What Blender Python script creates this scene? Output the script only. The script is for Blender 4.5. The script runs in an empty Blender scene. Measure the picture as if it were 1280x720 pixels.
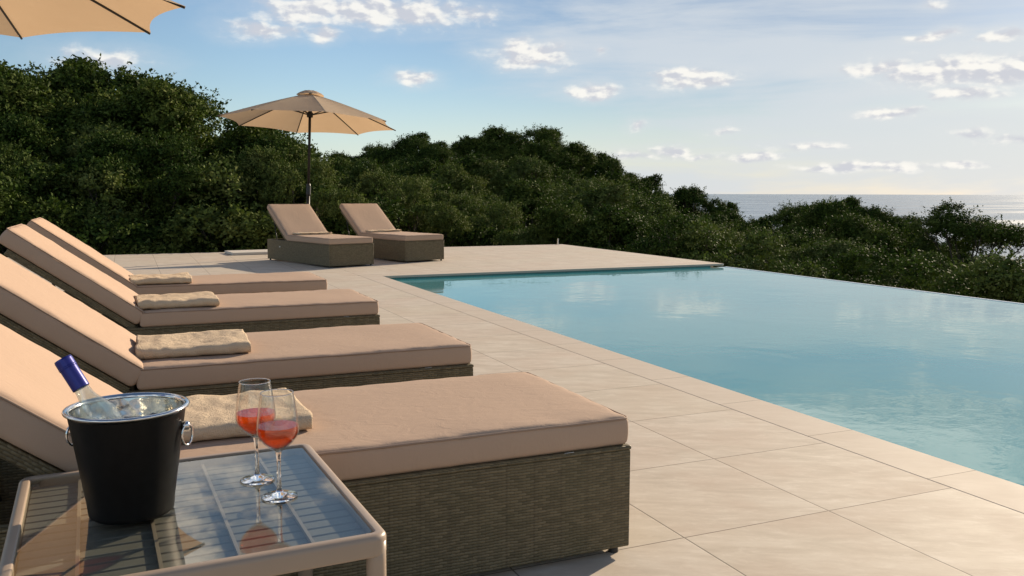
import bpy, bmesh, math, random
import numpy as np
from mathutils import Vector, Matrix, noise
R=math.radians
scene=bpy.context.scene
COL=scene.collection
random.seed(7); RNG=np.random.default_rng(11)

# ------------------------------------------------------------------ camera
F,VX,ROLL,H=1090.0,157.0,0.0028,1.08          # focal (px at 1280), vanishing point, roll, eye height
_hy=241.9+(640-881)*ROLL
_ty=lambda x:_hy+(x-640)*ROLL
def _ray(u,v): return np.array([u-640,v-360,F],float)
_n=np.cross(_ray(0,_ty(0)),_ray(1280,_ty(1280))); _n/=np.linalg.norm(_n)
if _n[1]<0:_n=-_n
_Y=_ray(VX,_ty(VX)); _Y/=np.linalg.norm(_Y)
CM=np.array([np.cross(_Y,-_n),_Y,-_n])
def raydir(u,v):
    d=CM@_ray(u,v); return d/np.linalg.norm(d)
def at(u,D,v=None):
    """world point seen along column u at horizontal distance D (height of row v if given)"""
    d=raydir(u,_ty(u) if v is None else v); s=D/math.hypot(d[0],d[1])
    return Vector((d[0]*s,d[1]*s,H+d[2]*s))
cam=bpy.data.cameras.new('camera'); co=bpy.data.objects.new('camera',cam); COL.objects.link(co)
rx=CM@np.array([1,0,0]); up=-(CM@np.array([0,1,0])); bk=-(CM@np.array([0,0,1]))
co.matrix_world=Matrix(((rx[0],up[0],bk[0],0),(rx[1],up[1],bk[1],0),(rx[2],up[2],bk[2],H),(0,0,0,1)))
cam.sensor_width=36; cam.lens=F/1280*36; cam.clip_start=.05; cam.clip_end=200000
scene.camera=co

# ------------------------------------------------------------------ node helpers
class NT:
    def __init__(s,tree): s.t=tree; s.n=tree.nodes; s.l=tree.links
    def new(s,typ,**k):
        nd=s.n.new(typ)
        for a,b in k.items(): setattr(nd,a,b)
        return nd
    def put(s,inp,v):
        if isinstance(v,bpy.types.NodeSocket): s.l.new(v,inp)
        else: inp.default_value=v
    def m(s,op,a,b=0.0,c=None,clamp=False):
        nd=s.new('ShaderNodeMath',operation=op,use_clamp=clamp); s.put(nd.inputs[0],a); s.put(nd.inputs[1],b)
        if c is not None: s.put(nd.inputs[2],c)
        return nd.outputs[0]
    def vm(s,op,a,b=(0,0,0),c=None):
        nd=s.new('ShaderNodeVectorMath',operation=op); s.put(nd.inputs[0],a); s.put(nd.inputs[1],b)
        if c is not None: s.put(nd.inputs[2],c)
        return nd.outputs['Value'] if op in('LENGTH','DOT_PRODUCT','DISTANCE') else nd.outputs[0]
    def noise(s,vec,scale,detail=4,rough=.55,dist=0.0):
        nd=s.new('ShaderNodeTexNoise'); s.put(nd.inputs['Vector'],vec); nd.inputs['Scale'].default_value=scale
        nd.inputs['Detail'].default_value=detail; nd.inputs['Roughness'].default_value=rough; nd.inputs['Distortion'].default_value=dist
        return nd.outputs['Fac']
    def ramp(s,fac,stops):
        nd=s.new('ShaderNodeValToRGB'); s.put(nd.inputs[0],fac); e=nd.color_ramp.elements
        while len(e)<len(stops): e.new(.5)
        for i,(p,c) in enumerate(stops):
            e[i].position=p; e[i].color=tuple(c)+((1,) if len(c)==3 else ())
        return nd.outputs[0]
    def mix(s,fac,a,b,mode='MIX'):
        nd=s.new('ShaderNodeMix',data_type='RGBA',blend_type=mode); s.put(nd.inputs[0],fac)
        for i,v in((6,a),(7,b)): s.put(nd.inputs[i],v if isinstance(v,bpy.types.NodeSocket) else (tuple(v)+(1,))[:4])
        return nd.outputs[2]
    def sep(s,v):
        nd=s.new('ShaderNodeSeparateXYZ'); s.put(nd.inputs[0],v); return nd.outputs
    def comb(s,x,y,z=0.0):
        nd=s.new('ShaderNodeCombineXYZ'); 
        for i,v in enumerate((x,y,z)): s.put(nd.inputs[i],v)
        return nd.outputs[0]
    def bump(s,h,strength=.3,dist=.01,normal=None):
        nd=s.new('ShaderNodeBump'); s.put(nd.inputs['Height'],h); nd.inputs['Strength'].default_value=strength; nd.inputs['Distance'].default_value=dist
        if normal is not None: s.put(nd.inputs['Normal'],normal)
        return nd.outputs[0]
    def smooth(s,v,a,b):
        nd=s.new('ShaderNodeMapRange',interpolation_type='SMOOTHSTEP'); s.put(nd.inputs[0],v); nd.inputs[1].default_value=a; nd.inputs[2].default_value=b
        return nd.outputs[0]
def mat(name,base=(.5,.5,.5),rough=.6,metal=0.0,spec=.5,**k):
    m=bpy.data.materials.new(name); m.use_nodes=True; t=NT(m.node_tree); p=t.n['Principled BSDF']
    p.inputs['Base Color'].default_value=tuple(base)+(1,); p.inputs['Roughness'].default_value=rough
    p.inputs['Metallic'].default_value=metal; p.inputs['Specular IOR Level'].default_value=spec
    for a,b in k.items(): p.inputs[a].default_value=b
    return m,t,p
def objco(t): return t.new('ShaderNodeTexCoord').outputs['Object']

# ------------------------------------------------------------------ sun and sky
SUN_AZ,SUN_EL=R(64),R(20)
sd=Vector((math.sin(SUN_AZ)*math.cos(SUN_EL),math.cos(SUN_AZ)*math.cos(SUN_EL),math.sin(SUN_EL)))
sl=bpy.data.lights.new('sun','SUN'); sl.energy=4.8; sl.angle=R(.53); sl.color=(1,.84,.63)
so=bpy.data.objects.new('sun',sl); COL.objects.link(so); so.rotation_euler=sd.to_track_quat('Z','Y').to_euler(); so.location=(20,10,20)
w=bpy.data.worlds.new('World'); scene.world=w; w.use_nodes=True
t=NT(w.node_tree); bg=t.n['Background']
sky=t.new('ShaderNodeTexSky',sky_type='NISHITA',sun_disc=False,sun_elevation=SUN_EL,sun_rotation=SUN_AZ,altitude=60,air_density=1.0,dust_density=.35,ozone_density=1.9)
gen=t.new('ShaderNodeTexCoord').outputs['Generated']
x,y,z=t.sep(gen)
az=t.m('DEGREES',t.m('ARCTAN2',x,y)) if False else t.m('MULTIPLY',t.m('ARCTAN2',x,y),57.2958)
el=t.m('MULTIPLY',t.m('ARCSINE',z),57.2958)
ae=t.comb(az,el)
warp=t.new('ShaderNodeTexNoise'); t.put(warp.inputs['Vector'],t.vm('MULTIPLY',ae,(.35,.6,1))); warp.inputs['Scale'].default_value=1.3; warp.inputs['Detail'].default_value=2
aw=t.vm('ADD',ae,t.vm('MULTIPLY',t.vm('SUBTRACT',warp.outputs['Color'],(.5,.5,.5)),(2.2,1.0,0)))
def ang(u,v):
    d=raydir(u,v); return math.degrees(math.atan2(d[0],d[1])),math.degrees(math.asin(d[2]))
PXD=F*math.pi/180
def blobs(lst):
    acc=None
    for (u,v,hw,hh,s) in lst:
        a,e=ang(u,v); v1=t.vm('MULTIPLY',t.vm('SUBTRACT',aw,(a,e,0)),(PXD/hw,PXD/hh,0))
        b=t.m('MULTIPLY',t.m('SUBTRACT',1.0,t.vm('LENGTH',v1)),s)
        acc=b if acc is None else t.m('MAXIMUM',acc,b)
    return acc
cum=blobs([(665,70,62,22,1),(650,62,30,18,1),(520,98,34,9,.8),(737,114,38,12,1),(862,99,62,15,1),(845,95,30,14,1),
 (470,14,150,24,1),(385,14,80,20,.9),(330,38,55,14,.8),(405,44,24,12,.9),(585,16,40,12,.7),(130,76,55,16,.7),
 (1100,84,60,12,.8),(1200,88,110,22,.9),(1265,92,60,18,1),(1205,116,46,10,.9),(1258,44,30,8,.9),(1165,45,36,6,.8),
 (1120,142,44,8,.9),(1215,166,26,9,.6),(940,195,46,9,.8),(840,190,34,9,.9),(790,196,60,8,.6),(1080,209,110,8,.9),(1200,207,50,7,.8),(870,196,30,7,.6),
 (905,165,24,7,.5),(797,158,14,7,.6),(750,68,12,6,.6),(1015,182,60,7,.5),(1110,205,60,6,.6),(1120,-62,190,38,1.35),(1250,-38,110,26,1.3),(1000,-110,150,30,.8),(820,-150,160,30,.8),(1230,-120,160,30,.8),(560,-60,150,26,.7),(1170,8,18,7,.5),(1270,175,40,7,.6)])
fine=t.noise(t.vm('MULTIPLY',ae,(.8,1.5,1)),.80,6,.46)
finer=t.noise(t.vm('MULTIPLY',ae,(.8,1.5,1)),3.2,5,.6)
fsh=t.noise(t.vm('MULTIPLY',t.vm('ADD',ae,(.30,.22,0)),(.8,1.5,1)),.80,6,.46)
relief=t.m('SUBTRACT',fine,fsh)
nz=t.m('ADD',t.m('MULTIPLY',t.m('SUBTRACT',fine,.5),1.05),t.m('MULTIPLY',t.m('SUBTRACT',finer,.5),.22))
cfac=t.smooth(t.m('ADD',cum,nz),-.02,.66)
# scattered cloud over the rest of the sky (above the frame, seen in the pool)
wide=t.noise(t.vm('MULTIPLY',ae,(.045,.11,1)),1.6,7,.62)
above=t.smooth(el,12.5,22.0)
cfac2=t.m('MULTIPLY',t.m('MULTIPLY',t.smooth(wide,.45,.60),above),t.smooth(el,42,27))
# thin high veil towards the sun, with streaks
st=t.noise(t.vm('MULTIPLY',ae,(.05,.35,1)),1.0,6,.6,.4)
veil=blobs([(1000,40,420,110,1),(1150,75,420,90,1.2),(1200,190,520,90,1.3),(1000,150,300,40,.5),(850,230,460,34,1.0),(780,20,230,60,.5),(930,66,180,44,.7)])
vfac=t.m('MULTIPLY',t.smooth(t.m('ADD',veil,t.m('MULTIPLY',t.m('SUBTRACT',st,.5),2.8)),-.1,.95),.80)
sunward=t.m('MAXIMUM',t.vm('DOT_PRODUCT',gen,tuple(sd)),0.0)
glow=t.m('POWER',sunward,2.2)
skyc=t.mix(1.0,sky.outputs[0],t.mix(t.smooth(sunward,.55,.98),(.95,1.0,1.06),(.50,.53,.60)),'MULTIPLY')
vcol=t.mix(glow,(4.8,5.5,6.4),(6.3,6.6,6.8))
ccol=t.mix(t.smooth(relief,-.09,.10),(5.4,5.5,6.0),(8.8,8.5,7.9))
hz=t.m('MULTIPLY',t.smooth(el,7.0,-.5),.55); c1=t.mix(vfac,t.mix(hz,skyc,t.mix(glow,(4.9,5.8,6.4),(7.0,6.9,6.4))),vcol)
halo=t.m('MULTIPLY',t.smooth(t.m('ADD',cum,t.m('MULTIPLY',nz,.6)),-.75,.5),.32)
c2=t.mix(t.m('MULTIPLY',t.m('MAXIMUM',cfac,cfac2),.85),t.mix(halo,c1,t.mix(glow,(5.6,6.0,6.6),(6.8,6.9,6.8))),ccol)
c2=t.mix(t.m('MULTIPLY',t.m('MAXIMUM',cfac,cfac2),t.smooth(el,12.6,14.5)),c2,(12.5,12.1,11.3))
t.put(bg.inputs[0],c2); bg.inputs[1].default_value=.078
vs=scene.view_settings; vs.view_transform='Standard'; vs.look='None'; vs.gamma=1; vs.exposure=0.57; vs.use_curve_mapping=False
cy=scene.cycles
cy.max_bounces=14; cy.transparent_max_bounces=16; cy.transmission_bounces=12; cy.glossy_bounces=6; cy.diffuse_bounces=3
cy.caustics_reflective=False; cy.caustics_refractive=False; cy.sample_clamp_indirect=6; cy.blur_glossy=.3
cy.use_denoising=True

# ------------------------------------------------------------------ object helpers
def mesh_obj(name,me,m,parent=None,loc=None,rot=None,smooth=False):
    o=bpy.data.objects.new(name,me); COL.objects.link(o)
    if m is not None: me.materials.append(m)
    if parent is not None: o.parent=parent
    if loc is not None: o.location=loc
    if rot is not None: o.rotation_euler=rot
    if smooth: me.polygons.foreach_set('use_smooth',[True]*len(me.polygons))
    return o
def bmobj(name,bm,m,parent=None,loc=None,rot=None,smooth=False):
    bmesh.ops.recalc_face_normals(bm,faces=bm.faces)
    me=bpy.data.meshes.new(name); bm.to_mesh(me); bm.free(); return mesh_obj(name,me,m,parent,loc,rot,smooth)
def tag(o,label=None,cat=None,group=None,kind=None):
    if label:o['label']=label
    if cat:o['category']=cat
    if group:o['group']=group
    if kind:o['kind']=kind
    return o
def thing(name,label,cat,loc=(0,0,0),rz=0.0,group=None):
    o=bpy.data.objects.new(name,None); COL.objects.link(o); o.location=loc; o.rotation_euler=(0,0,rz); o.empty_display_size=.2
    return tag(o,label,cat,group)
def kids(o): return [c for c in bpy.data.objects if c.parent==o]
def copy_tree(o,parent=None):
    c=o.copy(); COL.objects.link(c); c.parent=parent
    for k in kids(o): copy_tree(k,c)
    return c
def box(bm,x0,x1,y0,y1,z0,z1,bev=0.0,seg=2):
    r=bmesh.ops.create_cube(bm,size=1); vs_=r['verts']
    for v in vs_: v.co=Vector(((x0+x1)/2+v.co.x*(x1-x0),(y0+y1)/2+v.co.y*(y1-y0),(z0+z1)/2+v.co.z*(z1-z0)))
    if bev>0:
        es=list({e for v in vs_ for e in v.link_edges}); bmesh.ops.bevel(bm,geom=es,offset=bev,segments=seg,affect='EDGES',profile=.5)
def tube(bm,pts,rad,seg=8,closed=False,cap=True):
    pts=[Vector(p) for p in pts]; n=len(pts); rad=rad if hasattr(rad,'__len__') else [rad]*n
    rings=[]; prev=None
    for i,p in enumerate(pts):
        if closed: tg=pts[(i+1)%n]-pts[i-1]
        else: tg=pts[min(i+1,n-1)]-pts[max(i-1,0)]
        tg.normalize()
        if prev is None:
            a=Vector((0,0,1)) if abs(tg.z)<.9 else Vector((1,0,0)); nx=tg.cross(a).normalized()
        else: nx=(prev-tg*prev.dot(tg)).normalized()
        prev=nx; ny=tg.cross(nx)
        rings.append([bm.verts.new(p+(nx*math.cos(2*math.pi*k/seg)+ny*math.sin(2*math.pi*k/seg))*rad[i]) for k in range(seg)])
    for i in range(n if closed else n-1):
        a,b=rings[i],rings[(i+1)%n]
        for k in range(seg): bm.faces.new((a[k],a[(k+1)%seg],b[(k+1)%seg],b[k]))
    if cap and not closed: bm.faces.new(rings[0][::-1]); bm.faces.new(rings[-1])
def lathe(bm,prof,seg=40,closed=False,M=None):
    rings=[]
    for (r,z) in prof:
        if r<1e-6: rings.append([bm.verts.new((0,0,z))])
        else: rings.append([bm.verts.new((r*math.cos(2*math.pi*k/seg),r*math.sin(2*math.pi*k/seg),z)) for k in range(seg)])
    pr=list(zip(rings,rings[1:]))+([(rings[-1],rings[0])] if closed else [])
    for a,b in pr:
        for k in range(seg):
            k2=(k+1)%seg
            if len(a)==1 and len(b)==1: continue
            if len(a)==1: bm.faces.new((a[0],b[k],b[k2]))
            elif len(b)==1: bm.faces.new((a[k],a[k2],b[0]))
            else: bm.faces.new((a[k],a[k2],b[k2],b[k]))
    if M is not None:
        for rg in rings:
            for v in rg: v.co=M@v.co
def softbox(L,W,T,r,puff=.008,wr=.002,seed=0,nx=60,ny=28,nz=6,freq=9.0):
    """rounded, slightly swollen cushion; corner at origin"""
    def axis(l,n):
        c=[0,r*.25,r*.55,r]+[r+(l-2*r)*i/n for i in range(1,n)]+[l-r,l-r*.55,l-r*.25,l]; return c
    X,Y,Z=axis(L,nx),axis(W,ny),[0,r*.3,r*.65,r]+[r+(T-2*r)*i/nz for i in range(1,nz)]+[T-r,T-r*.65,T-r*.3,T]
    bm=bmesh.new(); vd={}
    nX,nY,nZ=len(X)-1,len(Y)-1,len(Z)-1
    off=Vector((seed*7.3,seed*3.1,0))
    def V(i,j,k):
        if (i,j,k) in vd: return vd[i,j,k]
        p=Vector((X[i],Y[j],Z[k])); q=Vector((min(max(p.x,r),L-r),min(max(p.y,r),W-r),min(max(p.z,r),T-r))); d=p-q
        if d.length>1e-9: p=q+d.normalized()*r
        u,v=p.x/L,p.y/W
        e=min(1,min(u,1-u)*L/.12)*min(1,min(v,1-v)*W/.12); e=max(0.0,e)**.5
        s=1 if p.z>T/2 else -.25
        p.z+=s*puff*e
        g=noise.noise((p+off)*3.2)
        edge=math.exp(-(min(p.x,L-p.x,p.y,W-p.y)/.05))
        h=noise.noise(Vector(((p.x+p.y)*freq*2.2+seed*5,p.z*4,seed)))
        if p.z>T*.4: p.z+=g*wr*1.6+h*wr*edge*1.3
        cx_,cy_=p.x-L/2,p.y-W/2
        side=1-e
        nrm=Vector((cx_/(L/2) if abs(cx_)>L/2-r*1.2 else 0,cy_/(W/2) if abs(cy_)>W/2-r*1.2 else 0,0))
        p+=nrm*(puff*.6*(1-abs(p.z/T*2-1)**2)+h*wr*.8)
        vd[i,j,k]=bm.verts.new(p); return vd[i,j,k]
    for i in range(nX):
        for j in range(nY):
            bm.faces.new((V(i,j,nZ),V(i+1,j,nZ),V(i+1,j+1,nZ),V(i,j+1,nZ))); bm.faces.new((V(i,j,0),V(i,j+1,0),V(i+1,j+1,0),V(i+1,j,0)))
    for i in range(nX):
        for k in range(nZ):
            bm.faces.new((V(i,0,k),V(i+1,0,k),V(i+1,0,k+1),V(i,0,k+1))); bm.faces.new((V(i,nY,k),V(i,nY,k+1),V(i+1,nY,k+1),V(i+1,nY,k)))
    for j in range(nY):
        for k in range(nZ):
            bm.faces.new((V(0,j,k),V(0,j,k+1),V(0,j+1,k+1),V(0,j+1,k))); bm.faces.new((V(nX,j,k),V(nX,j+1,k),V(nX,j+1,k+1),V(nX,j,k+1)))
    return bm
def piping(L,W,z,r,rad=.0034):
    c=r*1.15; pts=[]; o=-.0005
    for cx_,cy_,a0 in ((L-c,c,-90),(L-c,W-c,0),(c,W-c,90),(c,c,180)):
        for k in range(6):
            a=R(a0+k*18); pts.append((cx_+(c-o)*math.cos(a),cy_+(c-o)*math.sin(a),z))
    # subdivide the straights
    out=[]
    for i,p in enumerate(pts):
        q=pts[(i+1)%len(pts)]; d=(Vector(q)-Vector(p)).length; n=max(1,int(d/.06))
        for k in range(n): 
            v=Vector(p).lerp(Vector(q),k/n); v.z+=noise.noise(v*12)*.0018; out.append(v)
    bm=bmesh.new(); tube(bm,out,rad,6,closed=True); return bm

# ------------------------------------------------------------------ materials
def fabric(name,col,rough=.85,weave=900,var=.10,bs=.25,sheen=.0):
    m,t,p=mat(name,col,rough,spec=.25); o=objco(t)
    n1=t.noise(o,5,4); n2=t.noise(o,weave,2)
    a=t.mix(t.m('MULTIPLY',n1,1.0),[c*(1-var) for c in col],[min(1,c*(1+var)) for c in col])
    t.put(p.inputs['Base Color'],t.mix(.25,a,t.mix(n2,[c*.75 for c in col],[min(1,c*1.25) for c in col])))
    wr=t.noise(t.vm('MULTIPLY',o,(11,17,6)),1,6,.62,1.2)
    t.put(p.inputs['Normal'],t.bump(n2,bs,.0006,t.bump(wr,.32,.008)))
    return m
M_cush=fabric('cushion_canvas',(.46,.320,.228),.85,700,.05,.2)
M_pipe,_,_=mat('cushion_piping',(.33,.225,.16),.8)
M_towel=fabric('terry_towel',(.62,.475,.325),.95,260,.14,.9)
_t=NT(M_towel.node_tree); _o=objco(_t); _p=_t.n['Principled BSDF']
_t.put(_p.inputs['Normal'],_t.bump(_t.noise(_o,230,3,.7),1.0,.004,_t.bump(_t.noise(_o,28,5,.65),.8,.012)))
M_black,_,_=mat('black_plastic',(.015,.014,.013),.5)
M_strap,_,_=mat('white_care_tag',(.7,.68,.64),.7)

def wicker():
    m,t,p=mat('brown_wicker',(.1,.07,.04),.55,spec=.35); o=objco(t); x,y,z=t.sep(o)
    u=t.m('ADD',x,y); P,S=.0125,.0085
    # slightly irregular strands
    wob=t.m('MULTIPLY',t.m('SUBTRACT',t.noise(o,16,2),.5),.007)
    zz=t.m('DIVIDE',t.m('ADD',z,wob),S); row=t.m('FLOOR',zz); fr=t.m('FRACT',zz)
    prof=t.m('SINE',t.m('MULTIPLY',fr,math.pi))
    uu=t.m('ADD',t.m('DIVIDE',u,P),t.m('MULTIPLY',row,1.0))
    ov=t.m('SINE',t.m('MULTIPLY',uu,math.pi))
    ov=t.m('ABSOLUTE',t.m('SINE',t.m('MULTIPLY',t.m('ADD',t.m('DIVIDE',u,P*2),t.m('MULTIPLY',row,.5)),math.pi)))
    h=t.m('MULTIPLY',t.m('POWER',prof,.6),t.m('ADD',.25,t.m('MULTIPLY',ov,.75)))
    wn=t.new('ShaderNodeTexWhiteNoise',noise_dimensions='2D'); t.put(wn.inputs[0],t.comb(row,t.m('FLOOR',t.m('ADD',t.m('DIVIDE',u,P*2),t.m('MULTIPLY',row,.5)))))
    c=t.mix(wn.outputs['Value'],(.115,.086,.046),(.205,.155,.088))
    c=t.mix(t.noise(o,7,3),c,t.mix(.5,c,(.13,.12,.06)))
    stake=t.smooth(t.m('ABSOLUTE',t.m('SUBTRACT',t.m('FRACT',t.m('DIVIDE',u,.085)),.5)),.02,.06)
    c=t.mix(t.m('MULTIPLY',t.m('SUBTRACT',1.0,stake),.22),c,(.05,.035,.02))
    t.put(p.inputs['Base Color'],t.mix(t.smooth(h,.0,.38),(.045,.033,.018),c))
    t.put(p.inputs['Normal'],t.bump(h,.75,.004)); return m
M_wick=wicker()

# ------------------------------------------------------------------ pool deck
PX0,PX1,PY0,PY1=3.02,8.45,-2.0,11.02
DX0,DX1,DY0,DY1=-9.0,8.45,-4.0,16.52
TX,TY,OX,OY=.592,.640,2.752,2.205      # tile pitch and a tile corner
def stone(name,grout,coping=False):
    m,t,p=mat(name,(.5,.42,.33),.55,spec=.35); o=objco(t); x,y,z=t.sep(o)
    if coping: gx=None; ty_=t.m('DIVIDE',t.m('SUBTRACT',y,OY+.11),TY); tx_=t.m('DIVIDE',t.m('SUBTRACT',x,PX1-.005),TX)
    else: tx_=t.m('DIVIDE',t.m('SUBTRACT',x,OX),TX); ty_=t.m('DIVIDE',t.m('SUBTRACT',y,OY),TY)
    wn=t.new('ShaderNodeTexWhiteNoise',noise_dimensions='2D'); t.put(wn.inputs[0],t.comb(t.m('FLOOR',tx_) if not coping else 0.0,t.m('FLOOR',ty_)))
    r=wn.outputs['Value']; rc=wn.outputs['Color']
    sh=t.vm('ADD',o,t.vm('MULTIPLY',rc,(9,9,9)))
    rot=t.new('ShaderNodeVectorRotate',rotation_type='Z_AXIS'); t.put(rot.inputs['Vector'],sh); rot.inputs['Angle'].default_value=R(28)
    strk=t.noise(t.vm('MULTIPLY',rot.outputs[0],(3.0,10.0,3)),1.0,6,.62,.6)
    s2=t.noise(t.vm('MULTIPLY',rot.outputs[0],(9,26,9)),1.0,5,.7,.4); cl=t.noise(sh,2.2,5,.6); fine_=t.noise(o,60,4,.6)
    c=t.ramp(strk,[(.25,(.50,.43,.345)),(.42,(.58,.51,.42)),(.55,(.64,.57,.475)),(.75,(.70,.64,.55))])
    c=t.mix(t.m('MULTIPLY',t.smooth(s2,.50,.66),.40),c,(.80,.74,.65)); c=t.mix(t.m('MULTIPLY',t.smooth(s2,.48,.30),.30),c,(.46,.39,.31)); c=t.mix(t.m('MULTIPLY',t.smooth(cl,.4,.7),.40),c,(.56,.43,.34)); c=t.mix(1.0,c,(.88,.84,.81),'MULTIPLY')
    c=t.mix(t.m('MULTIPLY',t.m('SUBTRACT',fine_,.3),.25),c,(.36,.30,.24))
    c=t.mix(t.m('MULTIPLY',r,.22),c,(.48,.42,.30))
    if coping: c=t.mix(.6,c,(.52,.43,.345))
    sc=t.noise(o,.5,4); c=t.mix(t.m('MULTIPLY',t.smooth(sc,.5,.75),.18),c,(.42,.36,.28))
    vor=t.new('ShaderNodeTexVoronoi'); t.put(vor.inputs['Vector'],o); vor.inputs['Scale'].default_value=2.6
    spot=t.smooth(vor.outputs['Distance'],.012,.007); c=t.mix(t.m('MULTIPLY',spot,.8),c,(.09,.07,.05))
    hgt=t.m('MULTIPLY',strk,.25)
    if grout:
        def line(v,wd): 
            f=t.m('ABSOLUTE',t.m('SUBTRACT',v,t.m('ROUND',v))); return t.smooth(f,wd,wd*.55)
        g=line(ty_,.0052)
        if not coping: g=t.m('MAXIMUM',g,line(tx_,.0058))
        c=t.mix(t.m('MULTIPLY',g,.78),c,(.13,.095,.07)); hgt=t.m('SUBTRACT',hgt,g)
    t.put(p.inputs['Base Color'],c); t.put(p.inputs['Roughness'],t.m('ADD',.62,t.m('MULTIPLY',cl,.25)))
    t.put(p.inputs['Normal'],t.bump(hgt,.35,.004)); return m
M_deck=stone('travertine_tiles',True); M_cop=stone('coping_stone',True,True)
CW=.27
bm=bmesh.new()   # deck slabs butt against each other and against the coping strip
box(bm,DX0,PX0-CW,DY0,DY1,-.28,0)
box(bm,PX0-CW,DX1,PY1+CW,DY1,-.28,0)
box(bm,PX0-CW,DX1+.0,DY0,PY0,-.28,0)
tag(bmobj('pool_deck',bm,M_deck),kind='structure')
bm=bmesh.new(); g=.004
box(bm,PX0-CW+g,PX0,PY0+g,PY1,-.03,.0,.003,1)
tag(bmobj('pool_coping',bm,M_cop),kind='structure')
bm=bmesh.new(); box(bm,PX0-CW+g,DX1,PY1+g*0,PY1+CW-g,-.03,.0,.003,1)
tag(bmobj('pool_coping',bm,M_cop),kind='structure')
# pool basin
m,t,p=mat('pool_mosaic',(.02,.16,.14),.25); o=objco(t)
x,y,z=t.sep(o)
def fr(v,s): return t.m('ABSOLUTE',t.m('SUBTRACT',t.m('FRACT',t.m('DIVIDE',v,s)),.5))
gl=t.m('MAXIMUM',t.m('MAXIMUM',t.smooth(fr(x,.025),.44,.47),t.smooth(fr(y,.025),.44,.47)),t.smooth(fr(z,.025),.44,.47))
t.put(p.inputs['Base Color'],t.mix(gl,t.mix(t.noise(o,30,2),(.02,.12,.10),(.04,.22,.19)),(.2,.3,.28))); M_mos=m
M_conc,t,p=mat('render_wall',(.62,.58,.5),.8); o=objco(t); t.put(p.inputs['Base Color'],t.mix(t.noise(o,3,5),(.5,.46,.4),(.68,.64,.57)))
bm=bmesh.new()
box(bm,PX0-.2,PX0+.001,PY0-.2,PY1+.2,-1.6,-.031)
box(bm,PX0+.001,PX1-.25,PY1-.001,PY1+.2,-1.6,-.031)
box(bm,PX0+.001,PX1-.25,PY0-.2,PY0+.001,-1.6,-.031)
box(bm,PX0-.2,PX1-.25,PY0-.2,PY1+.2,-1.8,-1.6)
tag(bmobj('pool_basin',bm,M_mos),kind='structure')
bm=bmesh.new(); box(bm,PX1-.25,PX1,PY0-.2,PY1+.0,-3.4,-.058,.01,2); box(bm,PX1-.25,PX1,PY1+.0,DY1,-3.4,-.281)
tag(bmobj('pool_outer_wall',bm,M_conc),kind='structure')
# pool water: a body of milky turquoise water with rippled surface
m,t,p=mat('pool_water',(.10,.36,.38),.015,spec=.5,IOR=1.42); o=objco(t)
n1=t.noise(t.vm('MULTIPLY',o,(1,1,1)),1.1,3,.5,.3); n2=t.noise(t.vm('MULTIPLY',o,(1,1.25,1)),6.5,3,.55,.4); n3=t.noise(o,.35,2)
pt=t.smooth(t.noise(o,.55,3),.38,.68)
hh=t.m('ADD',t.m('MULTIPLY',n1,.55),t.m('MULTIPLY',t.m('MULTIPLY',n2,t.m('ADD',.35,pt)),.22))
t.put(p.inputs['Normal'],t.bump(hh,.15,.034))
t.put(p.inputs['Base Color'],t.mix(n3,(.04,.235,.265),(.062,.29,.31))); M_wat=m
bm=bmesh.new(); box(bm,PX0+.002,PX1-.012,PY0+.002,PY1-.002,-1.59,-.050)
tag(bmobj('pool_water',bm,M_wat),kind='structure')
# thin film of water spilling over the lip
m,t,p=mat('spill_film',(.80,.84,.84),.12,spec=.6); M_film=m
bm=bmesh.new(); box(bm,PX1-.0115,PX1+.045,PY0,PY1-.01,-.6,-.045,.008,2)
tag(bmobj('spill_edge',bm,M_film),kind='structure')

# ------------------------------------------------------------------ sea
m,t,p=mat('sea_water',(.035,.06,.085),.22,spec=.5,IOR=1.333); o=objco(t)
a=t.noise(t.vm('MULTIPLY',o,(.0009,.0022,1)),1,5,.6,.5); b=t.noise(t.vm('MULTIPLY',o,(.02,.05,1)),1,4,.6)
t.put(p.inputs['Base Color'],t.mix(t.smooth(a,.42,.62),(.02,.06,.12),(.07,.12,.18)))
t.put(p.inputs['Roughness'],t.m('ADD',.16,t.m('MULTIPLY',t.smooth(a,.4,.65),.18)))
t.put(p.inputs['Normal'],t.bump(b,.8,2.5))
bm=bmesh.new(); bmesh.ops.create_grid(bm,x_segments=40,y_segments=40,size=90000)
tag(bmobj('sea',bm,m,loc=(0,0,-62)),kind='structure')

# ------------------------------------------------------------------ trees
def leafmat(name,c0,c1,c2):
    m,t,p=mat(name,c0,.7,spec=.05)
    geo=t.new('ShaderNodeNewGeometry').outputs['Random Per Island']; oi=t.new('ShaderNodeObjectInfo').outputs['Random']; o=objco(t)
    c=t.mix(t.smooth(geo,.0,1.0),c0,c1); c=t.mix(t.m('MULTIPLY',t.smooth(t.noise(o,1.4,3),.42,.66),.7),c,c2)
    c=t.mix(t.m('MULTIPLY',oi,.8),c,t.mix(1.0,c,(.48,.62,.60),'MULTIPLY'))
    t.put(p.inputs['Base Color'],c)
    tr=t.new('ShaderNodeBsdfTranslucent'); t.put(tr.inputs[0],t.mix(1.0,c,(1.0,1.25,.5),'MULTIPLY'))
    mx=t.new('ShaderNodeMixShader'); mx.inputs[0].default_value=.09; t.l.new(p.outputs[0],mx.inputs[1]); t.l.new(tr.outputs[0],mx.inputs[2])
    t.l.new(mx.outputs[0],t.n['Material Output'].inputs[0]); return m
M_leaf=leafmat('evergreen_leaves',(.026,.042,.009),(.086,.122,.024),(.135,.155,.034))
M_leaf2=leafmat('olive_leaves',(.050,.070,.018),(.150,.182,.044),(.19,.20,.06))
M_bark,t,p=mat('bark',(.09,.07,.05),.9); o=objco(t)
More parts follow.
